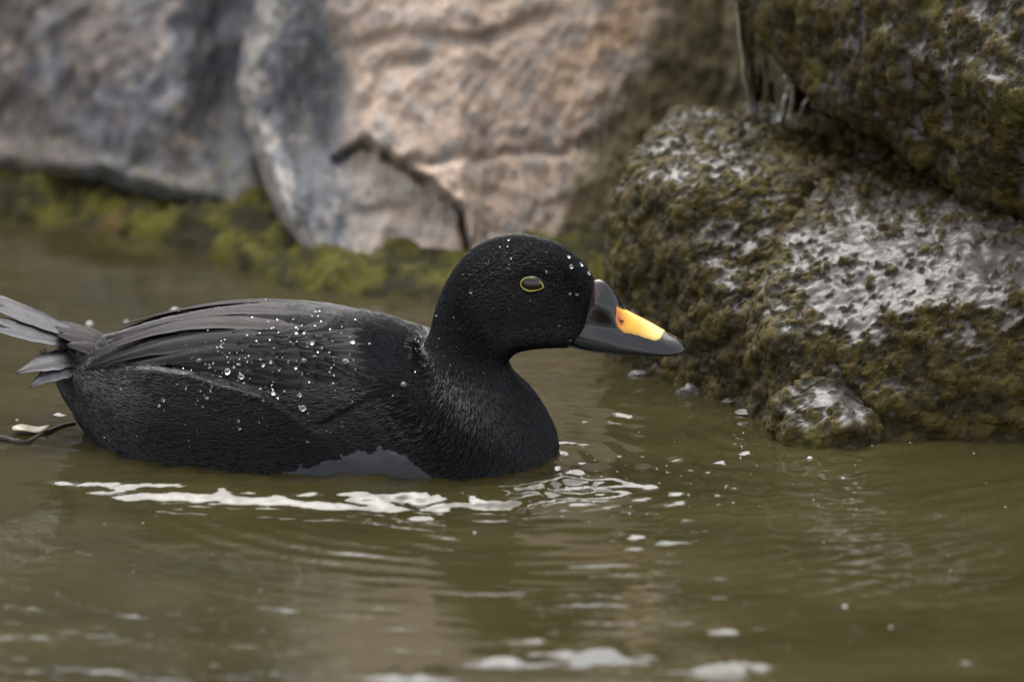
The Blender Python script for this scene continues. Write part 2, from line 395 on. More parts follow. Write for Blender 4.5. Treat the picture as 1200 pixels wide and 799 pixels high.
# ---- algae shelf at the foot of the back boulders
def build_shelf():
    A = np.linspace(-900, 760, 520)
    wlin = np.interp(A, [-900, 0, 119, 190, 262, 305, 352, 414, 476, 560, 650, 720, 760], [255, 262, 268, 285, 309, 324, 342, 350, 352, 352, 348, 352, 360])
    P0 = G(A, wlin)
    rows = []; T = np.linspace(-0.35, 1, 46)
    for t in T:
        p = P0.copy(); p[:, 1] += 0.14 * t
        p[:, 2] = np.where(t < 0, 0.10 * t, 0.030 * np.sqrt(max(t, 0)))
        q = p * np.array([1, 1, 0]); 
        p[:, 2] += (0.016 * fbm(q * 30 + 3, 4) + 0.006 * fbm(q * 130, 3)) * (1 if t > -0.1 else 0.4) * np.interp(A, [360, 420, 560, 620], [1, .55, .55, 1])
        p[:, 1] += 0.02 * fbm(q * 18 + 9, 3)
        rows.append(p)
    V = np.stack(rows, 1); f = fbm(V * 45, 3); g = fbm(V * 14 + 6, 3)
    c = mixc((0.022, 0.020, 0.004), (0.105, 0.096, 0.010), sst(-0.2, 0.35, f))
    c = mixc(c, (0.12, 0.07, 0.02), sst(0.1, 0.4, g) * 0.6)
    c = mixc(c, (0.035, 0.03, 0.01), sst(0.15, 0.45, fbm(V * 60 + 2, 3)) * 0.8)
    o = mesh_obj('moss', V.reshape(-1, 3), grid_faces(len(A), len(T)), M_WETMOSS, attrs={'col': c.reshape(-1, 3)})
    tag(o, 'yellow green moss and algae growing along the foot of the back boulders', 'moss', kind='stuff')
mm = Mat('algae_moss'); cc = mm.coord(); a1 = mm.noise(cc, 400, 4, 0.6)
mm.set('base color', mm.mix(mm.attr('col', True), mm.ramp(a1, [(0.3, 0.35), (0.7, 1.0)]), 0.7, 'MULTIPLY'))
mm.set('specular ior level', 0.15); mm.set('roughness', 0.75); mm.set('normal', mm.bump(a1, 0.9, 0.004)); M_WETMOSS = mm.m
build_shelf()

# ---- right-hand wet boulders: convex pieces fused, then eroded
def fused_rock(name, pieces, voxel, label, styler, smooth=7):
    bm = bmesh.new()
    for pts in pieces:
        b2 = bmesh.new(); vs_ = [b2.verts.new(p) for p in pts]
        r = bmesh.ops.convex_hull(b2, input=vs_)
        loose = [v for v in b2.verts if not v.link_faces]
        bmesh.ops.delete(b2, geom=loose, context='VERTS')
        me = bpy.data.meshes.new('t'); b2.to_mesh(me); b2.free(); bm.from_mesh(me); bpy.data.meshes.remove(me)
    me = bpy.data.meshes.new('t'); bm.to_mesh(me); bm.free()
    o = bpy.data.objects.new('t', me); COL.objects.link(o)
    md = o.modifiers.new('r', 'REMESH'); md.mode = 'VOXEL'; md.voxel_size = voxel
    sm = o.modifiers.new('s', 'SMOOTH'); sm.factor = 0.5; sm.iterations = smooth
    dg = bpy.context.evaluated_depsgraph_get(); ev = o.evaluated_get(dg); e = ev.to_mesh()
    V = np.empty(len(e.vertices) * 3); e.vertices.foreach_get('co', V); V = V.reshape(-1, 3)
    N = np.empty(len(e.vertices) * 3); e.vertices.foreach_get('normal', N); N = N.reshape(-1, 3)
    e.calc_loop_triangles(); F = np.empty(len(e.loop_triangles) * 3, np.int32); e.loop_triangles.foreach_get('vertices', F); F = F.reshape(-1, 3)
    ev.to_mesh_clear(); bpy.data.objects.remove(o); bpy.data.meshes.remove(me)
    V2, attrs = styler(V, N, F)
    ob = mesh_obj(name, V2, F, M_WET, attrs=attrs); tag(ob, label, 'rock'); return ob
def vnormals(V, F):
    n = np.cross(V[F[:, 1]] - V[F[:, 0]], V[F[:, 2]] - V[F[:, 0]]); N = np.zeros_like(V)
    for k in range(3): np.add.at(N, F[:, k], n)
    return N / (np.linalg.norm(N, axis=1)[:, None] + 1e-12)
def moss_style(bare_bias, streak, big=0.012):
    def st(V, N, F):
        V = V + N * (big * fbm(V * 14 + 2, 4) + 0.35 * big * fbm(V * 48, 3, 0.5, True))[:, None]
        N = vnormals(V, F)
        up = N[:, 2]
        sc = np.array([1, 1, 0.45]) if streak else np.array([1, 1, 0.8])
        n = fbm(V * sc * 42 + 4, 4, 0.6); fine = fbm(V * sc * 120 + 8, 3, 0.6)
        bare = sst(0.12, 0.20, 0.45 * n + 0.5 * fine + 0.22 * fbm(V * 260, 2) + bare_bias(V, up))
        moss = 1 - bare
        clump = fbm(V * 190 + 1, 3, 0.6); mid = fbm(V * 75 + 5, 3)
        V = V + N * (moss * (0.0022 + 0.0035 * mid + 0.0026 * clump + 0.0016 * fbm(V * 430 + 7, 2)) + bare * 0.0008 * fbm(V * 110, 3))[:, None]
        c = mixc((0.036, 0.026, 0.004), (0.098, 0.070, 0.009), sst(-0.25, 0.35, mid))
        c = mixc(c, (0.15, 0.13, 0.02), sst(0.15, 0.45, fbm(V * 30 + 11, 3)) * 0.6)
        c = mixc(c, (0.022, 0.018, 0.006), sst(0.0, 0.4, clump) * 0.6)
        r = mixc((0.072, 0.062, 0.050), (0.150, 0.136, 0.122), sst(-0.3, 0.3, fbm(V * 60 + 3, 3)))
        c = mixc(c, r, bare)
        film = np.clip(0.22 * bare + 0.06, 0, 1)
        return V, {'col': c, 'moss': moss, 'film': film}
    return st
def pp(px, py, y): return PY(float(px), float(py), float(y))
def gd(px, py, z=-0.1): p = G(float(px), float(py)); p[2] = z; return p
A_ = [gd(722, 432), gd(800, 466), gd(890, 492), gd(1000, 495), gd(722, 380), gd(1100, 380),
      pp(724, 330, .21), pp(722, 240, .235), pp(742, 195, .25), pp(775, 165, .28), pp(820, 300, .135), pp(800, 230, .17), pp(850, 200, .20), pp(930, 215, .19), pp(880, 400, .09),
      pp(800, 140, .36), pp(860, 137, .36), pp(950, 142, .40), pp(1150, 160, .45)]
B_ = [gd(884, 494), gd(915, 513), gd(965, 522), gd(1060, 520), gd(1200, 517), gd(1450, 517), gd(1000, 420), gd(1450, 400),
      pp(884, 420, .075), pp(893, 345, .10), pp(925, 270, .14), pp(955, 225, .20), pp(1040, 250, .15), pp(905, 400, .05), pp(1000, 385, .045), pp(1100, 360, .04), pp(1200, 345, .035), pp(1450, 340, .03),
      pp(920, 480, .03), pp(1060, 470, .012), pp(1200, 450, .01), pp(1450, 450, .01),
      pp(1000, 172, .34), pp(1200, 205, .32), pp(1450, 200, .32)]
C_ = [gd(905, 512, -.05), gd(945, 526, -.05), gd(1010, 527, -.05), gd(1040, 520, -.05), pp(912, 470, .015), pp(950, 447, .03), pp(1000, 455, .03), pp(935, 500, -.005), pp(985, 500, -.008), pp(1025, 500, .005), gd(960, 480, .0)]
def bare_low(V, up):
    px = to_px(V)
    shelf = np.exp(-((px[:, 1] - 320) / 75) ** 2) * sst(900, 960, px[:, 0]) * 0.22
    foot = np.exp(-((px[:, 0] - 965) / 60) ** 2 - ((px[:, 1] - 470) / 40) ** 2) * 0.2
    return -0.13 + 0.27 * sst(0.35, 0.85, up) + shelf * sst(0.2, 0.6, up) + foot - 0.12 * sst(0.2, -0.2, up) - 0.17 * sst(235, 200, px[:, 1] + 0.0 * up) * sst(870, 930, px[:, 0]) + 0.035 * sst(900, 860, px[:, 0]) - 0.02
fused_rock('boulder', [A_, B_, C_], 0.0017, 'wet grey and brown mossy boulder in front of the bill, washed by the trickle', moss_style(bare_low, False))
D_ = [pp(866, -40, .33), pp(882, 25, .32), pp(930, 85, .29), pp(980, 130, .25), pp(1040, 165, .21), pp(1095, 195, .19), pp(1150, 226, .15), pp(1215, 240, .125), pp(1450, 260, .10),
      pp(1000, 20, .24), pp(1100, 80, .15), pp(1200, 120, .085), pp(1450, 130, .06),
      pp(860, -160, .36), pp(980, -300, .34), pp(1300, -330, .20), pp(1450, -330, .18),
      pp(880, -160, .70), pp(1450, -250, .70), pp(1000, 20, .62), pp(1200, 110, .60), pp(1450, 140, .6)]
def bare_up(V, up): return 0.005 + 0.15 * sst(0.3, 0.8, up)
fused_rock('boulder', [D_], 0.0024, 'overhanging brown mossy boulder with pale grey spots, resting above the wet one', moss_style(bare_up, True, 0.014))

# ================================================================== DUCK
YAW = R(13)
HX = np.array([math.cos(YAW), -math.sin(YAW), 0])         # heading
LAT = np.array([-math.sin(YAW), -math.cos(YAW), 0])       # towards the camera side
ORG = G(640, 533)
def SG(px, py):                                            # pixel -> point on the bird's middle plane
    d = ray(px, py); t = ((ORG - CAM) @ LAT) / (d @ LAT); return CAM + d * t[..., None]
#        dorsal x,y   ventral x,y  half-width(px) boxiness widest
RINGS = [(697, 333, 690, 402, 15, .9, .0), (691, 321, 680, 404, 24, .9, .05), (678, 305, 666, 405.5, 33, .9, .08), (655, 288, 645, 406, 40, .9, .1), (626, 278.5, 622, 408, 44, .92, .1),
         (598, 276, 607, 412, 46, .92, .08), (570, 283, 598, 419, 47, .95, .05), (547, 298, 594.5, 426, 46, 1, 0), (528, 323, 595, 432, 45, 1, 0), (514, 354, 598, 438, 45, 1, 0),
         (507, 381, 603, 445, 48, 1, 0), (502, 396, 611, 455, 55, 1, 0), (499, 402, 623, 470, 66, .98, 0), (494, 401, 637, 495, 82, .95, .0), (486, 397, 646, 520, 98, .92, .02),
         (474, 391, 648, 545, 112, .9, .05), (458, 385, 640, 575, 124, .88, .08), (438, 378, 615, 600, 133, .86, .08), (405, 370, 560, 620, 141, .84, .08), (360, 362, 480, 628, 145, .84, .08),
         (310, 359, 380, 628, 145, .84, .1), (260, 362, 290, 615, 140, .84, .1), (210, 371, 210, 590, 127, .86, .08), (170, 381, 155, 555, 106, .9, .05), (135, 391, 117, 515, 80, .95, .02),
         (110, 397, 92, 482, 58, 1, 0), (88, 402, 76, 455, 38, 1, 0), (72, 407, 64, 437, 20, 1, 0), (64, 412, 60, 428, 6, 1, 0)]
RINGS = np.array(RINGS, float)
def catmull(tab, u):
    n = len(tab) - 1; x = np.clip(u, 0, 1) * n; i = np.minimum(x.astype(int), n - 1); f = (x - i)[..., None]
    g = lambda k: tab[np.clip(k, 0, n)]
    p0, p1, p2, p3 = g(i - 1), g(i), g(i + 1), g(i + 2)
    return 0.5 * ((2 * p1) + (p2 - p0) * f + (2 * p0 - 5 * p1 + 4 * p2 - p3) * f ** 2 + (3 * p1 - p0 - 3 * p2 + p3) * f ** 3)
def surf_raw(u, th):                                       # th 0 = dorsal, pi = ventral, 0..pi near side, negative far
    r = catmull(RINGS, u)
    D = SG(r[..., 0], r[..., 1]); V = SG(r[..., 2], r[..., 3])
    c = np.cos(th); s = np.sin(th)
    t = (1 - c) / 2; t = t + r[..., 6] * np.sin(np.pi * t) * 0.5
    lat = r[..., 4] * S * np.sign(s) * np.abs(s) ** r[..., 5]
    return D + (V - D) * t[..., None] + LAT * lat[..., None]
FLANK = [(150, 428), (188, 432), (231, 438), (266, 449), (306, 458), (331, 468), (350, 481), (372, 500)]
def surf(u, th):
    u = np.asarray(u, float); th = np.asarray(th, float)
    P = surf_raw(u, th); e = 1e-3
    n = np.cross(surf_raw(np.minimum(u + e, 1), th) - surf_raw(np.maximum(u - e, 0), th), surf_raw(u, th + e) - surf_raw(u, th - e))
    n = -n / (np.linalg.norm(n, axis=-1)[..., None] + 1e-15)
    C = (SG(*np.moveaxis(catmull(RINGS, u)[..., :2], -1, 0)) + SG(*np.moveaxis(catmull(RINGS, u)[..., 2:4], -1, 0))) / 2
    n = n * np.sign(np.sum(n * (P - C), -1))[..., None]
    q = to_px(surf_raw(u, np.abs(th)))                      # shape detail designed on the near side, mirrored
    a, b = q[..., 0], q[..., 1]
    ye = np.interp(a, [f[0] for f in FLANK], [f[1] for f in FLANK])
    body = sst(0.55, 0.62, u)
    low = sst(-2, 9, b - ye) * sst(120, 190, a) * (1 - sst(330, 400, a)) * body
    h = 0.0085 * low * np.exp(-np.maximum(b - ye, 0) / 90)
    # soft waviness of the plumage
    h = h + 0.0006 * fbm(np.stack([u * 60, th * 3, 0 * u], -1), 3) * body
    # cheek below the eye, brow over it
    h = h + 0.0016 * np.exp(-((a - 600) / 42) ** 2 - ((b - 368) / 26) ** 2) * (1 - body) - 0.0012 * np.exp(-((a - 624) / 22) ** 2 - ((b - 333) / 13) ** 2) * (1 - body)
    h = h - 0.0015 * np.exp(-((a - 668) / 12) ** 2 - ((b - 345) / 26) ** 2) * (1 - body)
    return P + n * h[..., None], n
NU, NV = 300, 128
uu = np.linspace(0, 1, NU); tt = np.linspace(-np.pi, np.pi, NV, endpoint=False)
UU, TT = np.meshgrid(uu, tt, indexing='ij')
BP, BN = surf(UU, TT)
BF = grid_faces(NU, NV, True)
duck = bpy.data.objects.new('duck', None); COL.objects.link(duck); duck.empty_display_size = 0.05
dc = G(390, 520); duck.location = dc
tag(duck, 'black sea duck with an orange yellow bill patch, swimming past the boulders', 'duck')
def part(name, V, F, mat, parent=None, **kw):               # vertices in world space -> child of the duck
    o = mesh_obj(name, np.asarray(V) - dc, F, mat, None, **kw)
    o.parent = parent or duck
    return o
def feather_mat(name, base, rough, spec=0.5, barb=True, tint=None):
    m = Mat(name, roughness=rough); m.set('specular ior level', spec)
    co = m.coord('Object'); n = m.noise(co, 70, 4)
    c = m.mix(base, tint or tuple(x * 0.5 for x in base), m.ramp(n, [(0.35, 0.0), (0.65, 1.0)]))
    m.set('base color', c)
    if barb:
        w = m.noise(m.coord('UV', (26, 5, 1)), 1.0, 3, 0.65)
        m.set('normal', m.bump(w, 0.6, 0.0005))
        m.set('roughness', m.ramp(w, [(0.35, rough * 0.75), (0.65, min(1, rough * 1.35))]))
    else:
        n2_ = m.noise(co, 1400, 2, 0.6); m.set('normal', m.bump(n2_, 0.4, 0.0004))
    return m.m
M_BODY = feather_mat('black_down', (0.0035, 0.0035, 0.0042), 0.6, 0.2, False)
M_PLUME = feather_mat('black_plumage', (0.0038, 0.0038, 0.0055), 0.38, 0.24, False)
M_WING = feather_mat('wing_feather', (0.006, 0.0056, 0.0062), 0.55, 0.13, True, (0.0035, 0.0035, 0.0042))
M_BROWN = feather_mat('brown_black_feather', (0.020, 0.012, 0.012), 0.48, 0.16, True, (0.010, 0.007, 0.008))
M_TAIL = feather_mat('tail_feather', (0.022, 0.021, 0.027), 0.30, 0.36, True, (0.016, 0.015, 0.018))

uvb = np.stack([UU, (TT / np.pi + 1) / 2], -1).reshape(-1, 2)
body = part('body', BP.reshape(-1, 3), BF, M_BODY, uv=uvb)
bvh = BVHTree.FromPolygons([tuple(v) for v in BP.reshape(-1, 3)], [tuple(int(i) for i in f) for f in BF])
def hit(px, py):
    d = ray(float(px), float(py)); h = bvh.ray_cast(Vector(CAM), Vector(d / np.linalg.norm(d)))
    if h[0] is None: 
        h2 = bvh.find_nearest(Vector(SG(float(px), float(py)))); return np.array(h2[0]), np.array(h2[1])
    n = np.array(h[1]); 
    return np.array(h[0]), n if n @ d < 0 else -n
def mirror(P): return P - 2 * ((P - ORG) @ LAT)[..., None] * LAT

# ---- small contour plumage: one sliver per tuft, lying along the growth direction
def build_plumage():
    V, UV = [], []
    a = np.linalg.norm(np.cross(BP[1:, :] - BP[:-1, :], np.roll(BP, -1, 1)[:-1] - BP[:-1]), axis=-1)
    um = UU[:-1]; z = BP[:-1, :, 2]
    head = um < 0.36; breast = (um >= 0.36) & (um < 0.62)
    dens = np.where(head, 2.2, np.where(breast, 1.5, np.where((np.abs(TT[:-1]) < 1.3) & (um < 0.8), 1.6, 0.8))) * (z > -0.012)
    p = (a * dens).ravel(); p /= p.sum(); N = 88000
    k = rng.choice(len(p), N, p=p); i, j = np.divmod(k, NV)
    u = uu[i] + rng.random(N) * (uu[1] - uu[0]); th = tt[j] + rng.random(N) * (tt[1] - tt[0])
    ok = u > 0.012; u, th = u[ok], th[ok]; N = len(u)
    P, n = surf(u, th); e = 0.004
    P2, _ = surf(np.minimum(u + e, 1), th); T = P2 - P; T /= np.linalg.norm(T, axis=1)[:, None] + 1e-12
    q = to_px(surf_raw(u, np.abs(th)))                     # over the wing the small feathers lie on top of the coverts
    onw = sst(0.5, 0.55, u) * sst(4, -4, q[:, 1] - np.interp(q[:, 0], [f[0] for f in FLANK] + [410, 470, 500], [f[1] for f in FLANK] + [480, 448, 412])) * sst(250, 330, q[:, 0])
    P = P + n * (0.0009 * onw)[:, None]
    B = np.cross(n, T)
    wob = 0.35 * fbm(np.stack([u * 90, th * 9, 0 * u], -1), 2) + rng.normal(0, 0.12, N)
    T = T * np.cos(wob)[:, None] + B * np.sin(wob)[:, None]; B = np.cross(n, T)
    hd = 1 - sst(0.30, 0.42, u); br = sst(0.34, 0.42, u) * (1 - sst(0.56, 0.66, u))
    L = (0.0036 * hd + 0.0068 * br + 0.0062 * (1 - hd - br).clip(0)) * rng.uniform(0.7, 1.3, N)
    rear = sst(0.84, 0.95, u) * sst(1.2, 1.9, np.abs(th)); L = L * (1 + 1.3 * rear)
    # a clean edge round the bill base: shorter slivers there
    L *= np.clip((u - 0.005) / 0.05, 0.35, 1)
    W = (0.00042 * hd + 0.00055 * br + 0.00038 * (1 - hd - br).clip(0)) * rng.uniform(0.7, 1.3, N)
    lift = (0.00042 * hd + 0.0009 * br + 0.00012 * (1 - hd - br).clip(0)) * rng.uniform(0.3, 1.5, N)
    lift = lift + 0.0016 * rear * rng.random(N)
    c = lambda v: v[:, None]
    r0 = P - n * 0.00015; ml = P + T * c(L * .5) + B * c(W) + n * c(lift * .35); mr = P + T * c(L * .5) - B * c(W) + n * c(lift * .35)
    mc = P + T * c(L * .5) + n * c(lift * .55 + W * .55); tp = P + T * c(L) + n * c(lift)
    V = np.stack([r0, ml, mc, mr, tp], 1).reshape(-1, 3); b = np.arange(N)[:, None] * 5
    F = np.concatenate([b + np.array([[0, 2, 1]]), b + np.array([[0, 3, 2]]), b + np.array([[1, 2, 4]]), b + np.array([[2, 3, 4]])])
    o = part('plumage', V, F, M_PLUME, body, smooth=False); o['kind'] = 'stuff'
build_plumage()

# ---- feathers
def feather(path, width, mat, name='feather', parent=None, lift=(0.0004, 0.0018), far=False, pts3=None, camber=0.12, tipw=0.35, nl=22, nw=7, nrm3=None):
    if pts3 is None:
        path = np.array(path, float); t0 = np.linspace(0, 1, len(path)); t = np.linspace(0, 1, nl)
        qx, qy = catmull(path, t).T; H = [hit(a, b) for a, b in zip(qx, qy)]
        P = np.array([h[0] for h in H]); N = np.array([h[1] for h in H])
        for _ in range(3):
            P[1:-1] = (P[:-2] + 2 * P[1:-1] + P[2:]) / 4; N[1:-1] = (N[:-2] + 2 * N[1:-1] + N[2:]) / 4
    else:
        P, N = pts3, nrm3; t = np.linspace(0, 1, len(P)); nl = len(P)
    N = N / np.linalg.norm(N, axis=1)[:, None]
    T = np.gradient(P, axis=0); T /= np.linalg.norm(T, axis=1)[:, None] + 1e-12
    B = np.cross(N, T); B /= np.linalg.norm(B, axis=1)[:, None] + 1e-12
    w = width * S * np.clip(np.sqrt(np.clip(1 - ((t - 0.45) / 0.56) ** 2, 0, 1)) * (1 - (1 - tipw) * sst(0.55, 1.0, t)) , 0.03, 1)
    w = w * (1 + 0.05 * np.sin(t * 40 + width))
    k = np.linspace(-1, 1, nw)
    V = P[:, None] + B[:, None] * (w[:, None] * k)[..., None] + N[:, None] * ((lift[0] + (lift[1] - lift[0]) * t)[:, None] + w[:, None] * camber * (1 - 2 * k ** 2) * 1.0 + 0.00035 * np.exp(-(k / 0.08) ** 2))[..., None]
    # thin underside so that it is a solid blade
    V2 = V - N[:, None] * 0.0004
    if far: V, V2 = mirror(V), mirror(V2)
    n = nl * nw; F = grid_faces(nl, nw); FB = F[:, ::-1] + n
    idx = np.arange(n).reshape(nl, nw); rim = np.concatenate([idx[:, 0], idx[-1, 1:], idx[::-1, -1][1:], idx[0, ::-1][1:-1]]); r2 = np.roll(rim, -1)
    FS = np.stack([rim, r2, r2 + n, rim + n], -1)
    uv = np.stack([np.broadcast_to(np.abs(k)[None, :], (nl, nw)) , np.broadcast_to((t * 1.0)[:, None] - 0.25 * np.abs(k)[None, :], (nl, nw))], -1).reshape(-1, 2)
    return part(name, np.concatenate([V.reshape(-1, 3), V2.reshape(-1, 3)]), np.concatenate([F, FB, FS]), mat, parent, uv=np.concatenate([uv, uv]))

def build_wing(far):
    # the wing's covert surface: the body's own shape lifted by half a millimetre inside the wing outline
    poly = [(95, 436), (125, 405), (170, 386), (230, 370), (300, 362), (370, 366), (440, 380), (485, 394), (492, 410), (470, 445), (410, 474), (350, 474), (306, 455), (266, 447), (231, 436), (188, 430), (140, 432)]
    q = to_px(surf_raw(UU, np.abs(TT))); a, b = q[..., 0].ravel(), q[..., 1].ravel()
    inside = np.zeros(len(a), bool)
    for (x0, y0), (x1, y1) in zip(poly, poly[1:] + poly[:1]):
        c = ((y0 > b) != (y1 > b)) & (a < (x1 - x0) * (b - y0) / ((y1 - y0) or 1e-9) + x0); inside ^= c
    side = (TT.ravel() < -0.02) if far else (TT.ravel() > 0.02)
    m = inside & side & (UU.ravel() > 0.5)
    f = BF[m[BF].all(1)]; ids, inv = np.unique(f, return_inverse=True)
    V = BP.reshape(-1, 3)[ids] + BN.reshape(-1, 3)[ids] * 0.0006
    w = part('wing', V, inv.reshape(-1, 4), M_WING, uv=uvb[ids] * np.array([20, 6]))
    k = 0
    longs = [([(390, 455), (345, 449), (300, 440), (255, 434), (215, 431)], 11, M_WING, .0002, .0016),
             ([(395, 440), (345, 432), (295, 425), (245, 424), (195, 430)], 12, M_WING, .0006, .0024),
             ([(370, 418), (310, 410), (255, 413), (200, 423), (150, 432)], 13, M_WING, .0010, .0030),
             ([(350, 400), (290, 396), (230, 402), (170, 414), (104, 436)], 14, M_WING, .0014, .0036),
             ([(360, 386), (300, 380), (235, 381), (170, 396), (92, 428)], 14, M_BROWN, .0018, .0042),
             ([(390, 374), (330, 367), (270, 367), (200, 379), (128, 402)], 12, M_BROWN, .0016, .0036)]
    for path, wd, mt, l0, l1 in longs:
        feather(path, wd, mt, 'feather', w, (l0 - 0.0012, l1), far, camber=0.08)
    # shorter scapulars and coverts in overlapping rows, hind ones first
    for col in range(9):
        x = 258 + col * 23 + random.uniform(-5, 5)
        ytop = np.interp(x, [200, 300, 400, 470], [370, 362, 368, 386]) + 6
        ybot = np.interp(x, [200, 266, 306, 331, 350, 400, 440], [430, 444, 452, 460, 464, 452, 440])
        n = 6
        for r_ in range(n):
            y = ytop + (ybot - ytop) * (r_ + 0.5 * (col % 2) + 0.25) / n
            ln = random.uniform(70, 92)
            dy = np.interp(r_, [0, n - 1], [10, -6]) + random.uniform(-3, 3)
            p = [(x + ln * .35, y - dy * .1), (x, y), (x - ln * .33, y + dy * .35), (x - ln * .65, y + dy)]
            feather(p, random.uniform(9, 13), M_BROWN if r_ == 0 and col < 4 else M_WING, 'feather', w, (-0.0012 + 0.0001 * col, 0.0012 + 0.00012 * col), far, nl=16, nw=7, camber=0.05, tipw=.6)
    return w
build_wing(False); build_wing(True)

# ---- tail: a rump wedge with a fan of stiff feathers
def build_tail():
    root = SG(118.0, 410.0); tipc = SG(-34.0, 347.0)
    ax = tipc - root; Ln = np.linalg.norm(ax); ax /= Ln
    upv = np.cross(ax, LAT); upv = upv if upv[2] > 0 else -upv
    t = np.linspace(0, 1, 24); k = np.linspace(0, 2 * np.pi, 20, endpoint=False)
    rad = (0.016 * (1 - t) ** 0.7 + 0.001)
    V = (root + HX * 0.01)[None, None] + ax * (t * Ln * 0.62)[:, None, None] + LAT * (rad[:, None] * np.cos(k))[..., None] * 0.85 + upv * (rad[:, None] * np.sin(k))[..., None] * 0.22
    tail = part('tail', V.reshape(-1, 3), grid_faces(24, 20, True), M_BROWN, uv=np.stack([np.repeat(t, 20) * 3, np.tile(k, 24)], -1))
    fan = [-40, -30, -20, -10, 0, 9, 18, 27, 58, 68]
    for i, d in enumerate(sorted(fan, key=lambda d: -abs(d))):
        a = R(d); ln = Ln * (1.0 - 0.0055 * abs(d))
        dr = ax * math.cos(a) + LAT * math.sin(a)
        tt_ = np.linspace(0.0, 1, 22)
        lift_ = 0.006 - 0.00017 * abs(d)
        P = (root - HX * 0.004)[None] + dr * (tt_ * ln)[:, None] + upv * (lift_ - 0.010 * tt_ ** 2 * abs(d) / 46 + 0.0006 * (i % 3))[:, None]
        N = upv * math.cos(0.25 * a) + LAT * math.sin(0.25 * a) + 0 * P
        feather(None, 17, M_TAIL, 'tail_feather', tail, (0, 0.0004), pts3=P, nrm3=N, camber=0.12, tipw=.4)
    for d, l, dz in ((-34, .62, 0), (36, .60, 0), (-18, .70, .0012), (20, .68, .0012), (62, .42, -.002), (-8, .74, .0024), (9, .72, .0026), (0, .6, .004)):
        a = R(d); dr = ax * math.cos(a) + LAT * math.sin(a); tt_ = np.linspace(0, 1, 18)
        P = (root + HX * 0.014 - upv * 0.003)[None] + dr * (tt_ * Ln * l * .72)[:, None] + upv * (0.3 * dz + 0.0035 * np.sin(tt_ * np.pi * .8) - .00006 * abs(d) * tt_)[:, None]
        feather(None, 19, M_BROWN, 'covert', tail, (0, 0.0004), pts3=P, nrm3=upv * math.cos(.4 * a) + LAT * math.sin(.4 * a) + 0 * P, camber=0.16, tipw=.5)
build_tail()

# ---- bill
BILL = np.array([  # x  top  bottom halfwidth ridge
    (676, 352, 399, 17, .75), (686, 337, 401.5, 20, .72), (694, 329.5, 403, 21.5, .70), (702, 327.5, 404.5, 22, .70), (710, 331, 406, 22.5, .72), (718, 338.5, 407, 22.5, .78), (724, 348, 408, 22.5, .85), (729, 358, 408.5, 22.5, .9),
    (735, 364.5, 409, 23, .9), (748, 371, 409.8, 24, .9), (762, 378.5, 410.5, 25, .9), (776, 386.5, 411, 25, .85), (786, 392, 411.2, 23.5, .8), (794, 396.5, 411.2, 19.5, .8), (800, 400.5, 410.8, 13, .8), (803.2, 404, 409.6, 6.5, .8), (804.4, 406.5, 407.5, 1, .8)], float)
def bill_surf(u, v):                                        # v: -1 near edge .. 0 ridge .. 1 far edge (upper shell)
    r = catmull(BILL, u); x, top, bot, w, e = np.moveaxis(r, -1, 0)
    T, Bt = SG(x, top), SG(x, bot)
    s = np.abs(v)
    drop = s ** (1.15 + 1.2 * (e - .7))                     # how the side falls away from the ridge
    la = np.sin(s * np.pi / 2) ** e * w * S
    bulge = (0.30 * np.exp(-((s - .34) / .2) ** 2) * np.exp(-((x - 707) / 11) ** 2) - 0.14 * np.exp(-((s - .66) / .13) ** 2) * np.exp(-((x - 712) / 20) ** 2) + 0.06 * np.exp(-((s - .9) / .12) ** 2)) * w * S   # swollen knob
    knobsplit = 0
    P = T + (Bt - T) * drop[..., None] + LAT * (-np.sign(v) * (la + bulge))[..., None]
    nd = np.exp(-((x - 729) / 6.5) ** 2 - ((s - 0.42) / 0.11) ** 2)              # nostril dent
    P = P - LAT * (-np.sign(v) * 0.0012 * nd)[..., None]
    wob = 0.00022 * fbm(np.stack([x * 0.07, v * 3, 0 * x], -1), 3)
    return P + np.array([0, 0, 1]) * (wob * (1 - s))[..., None]
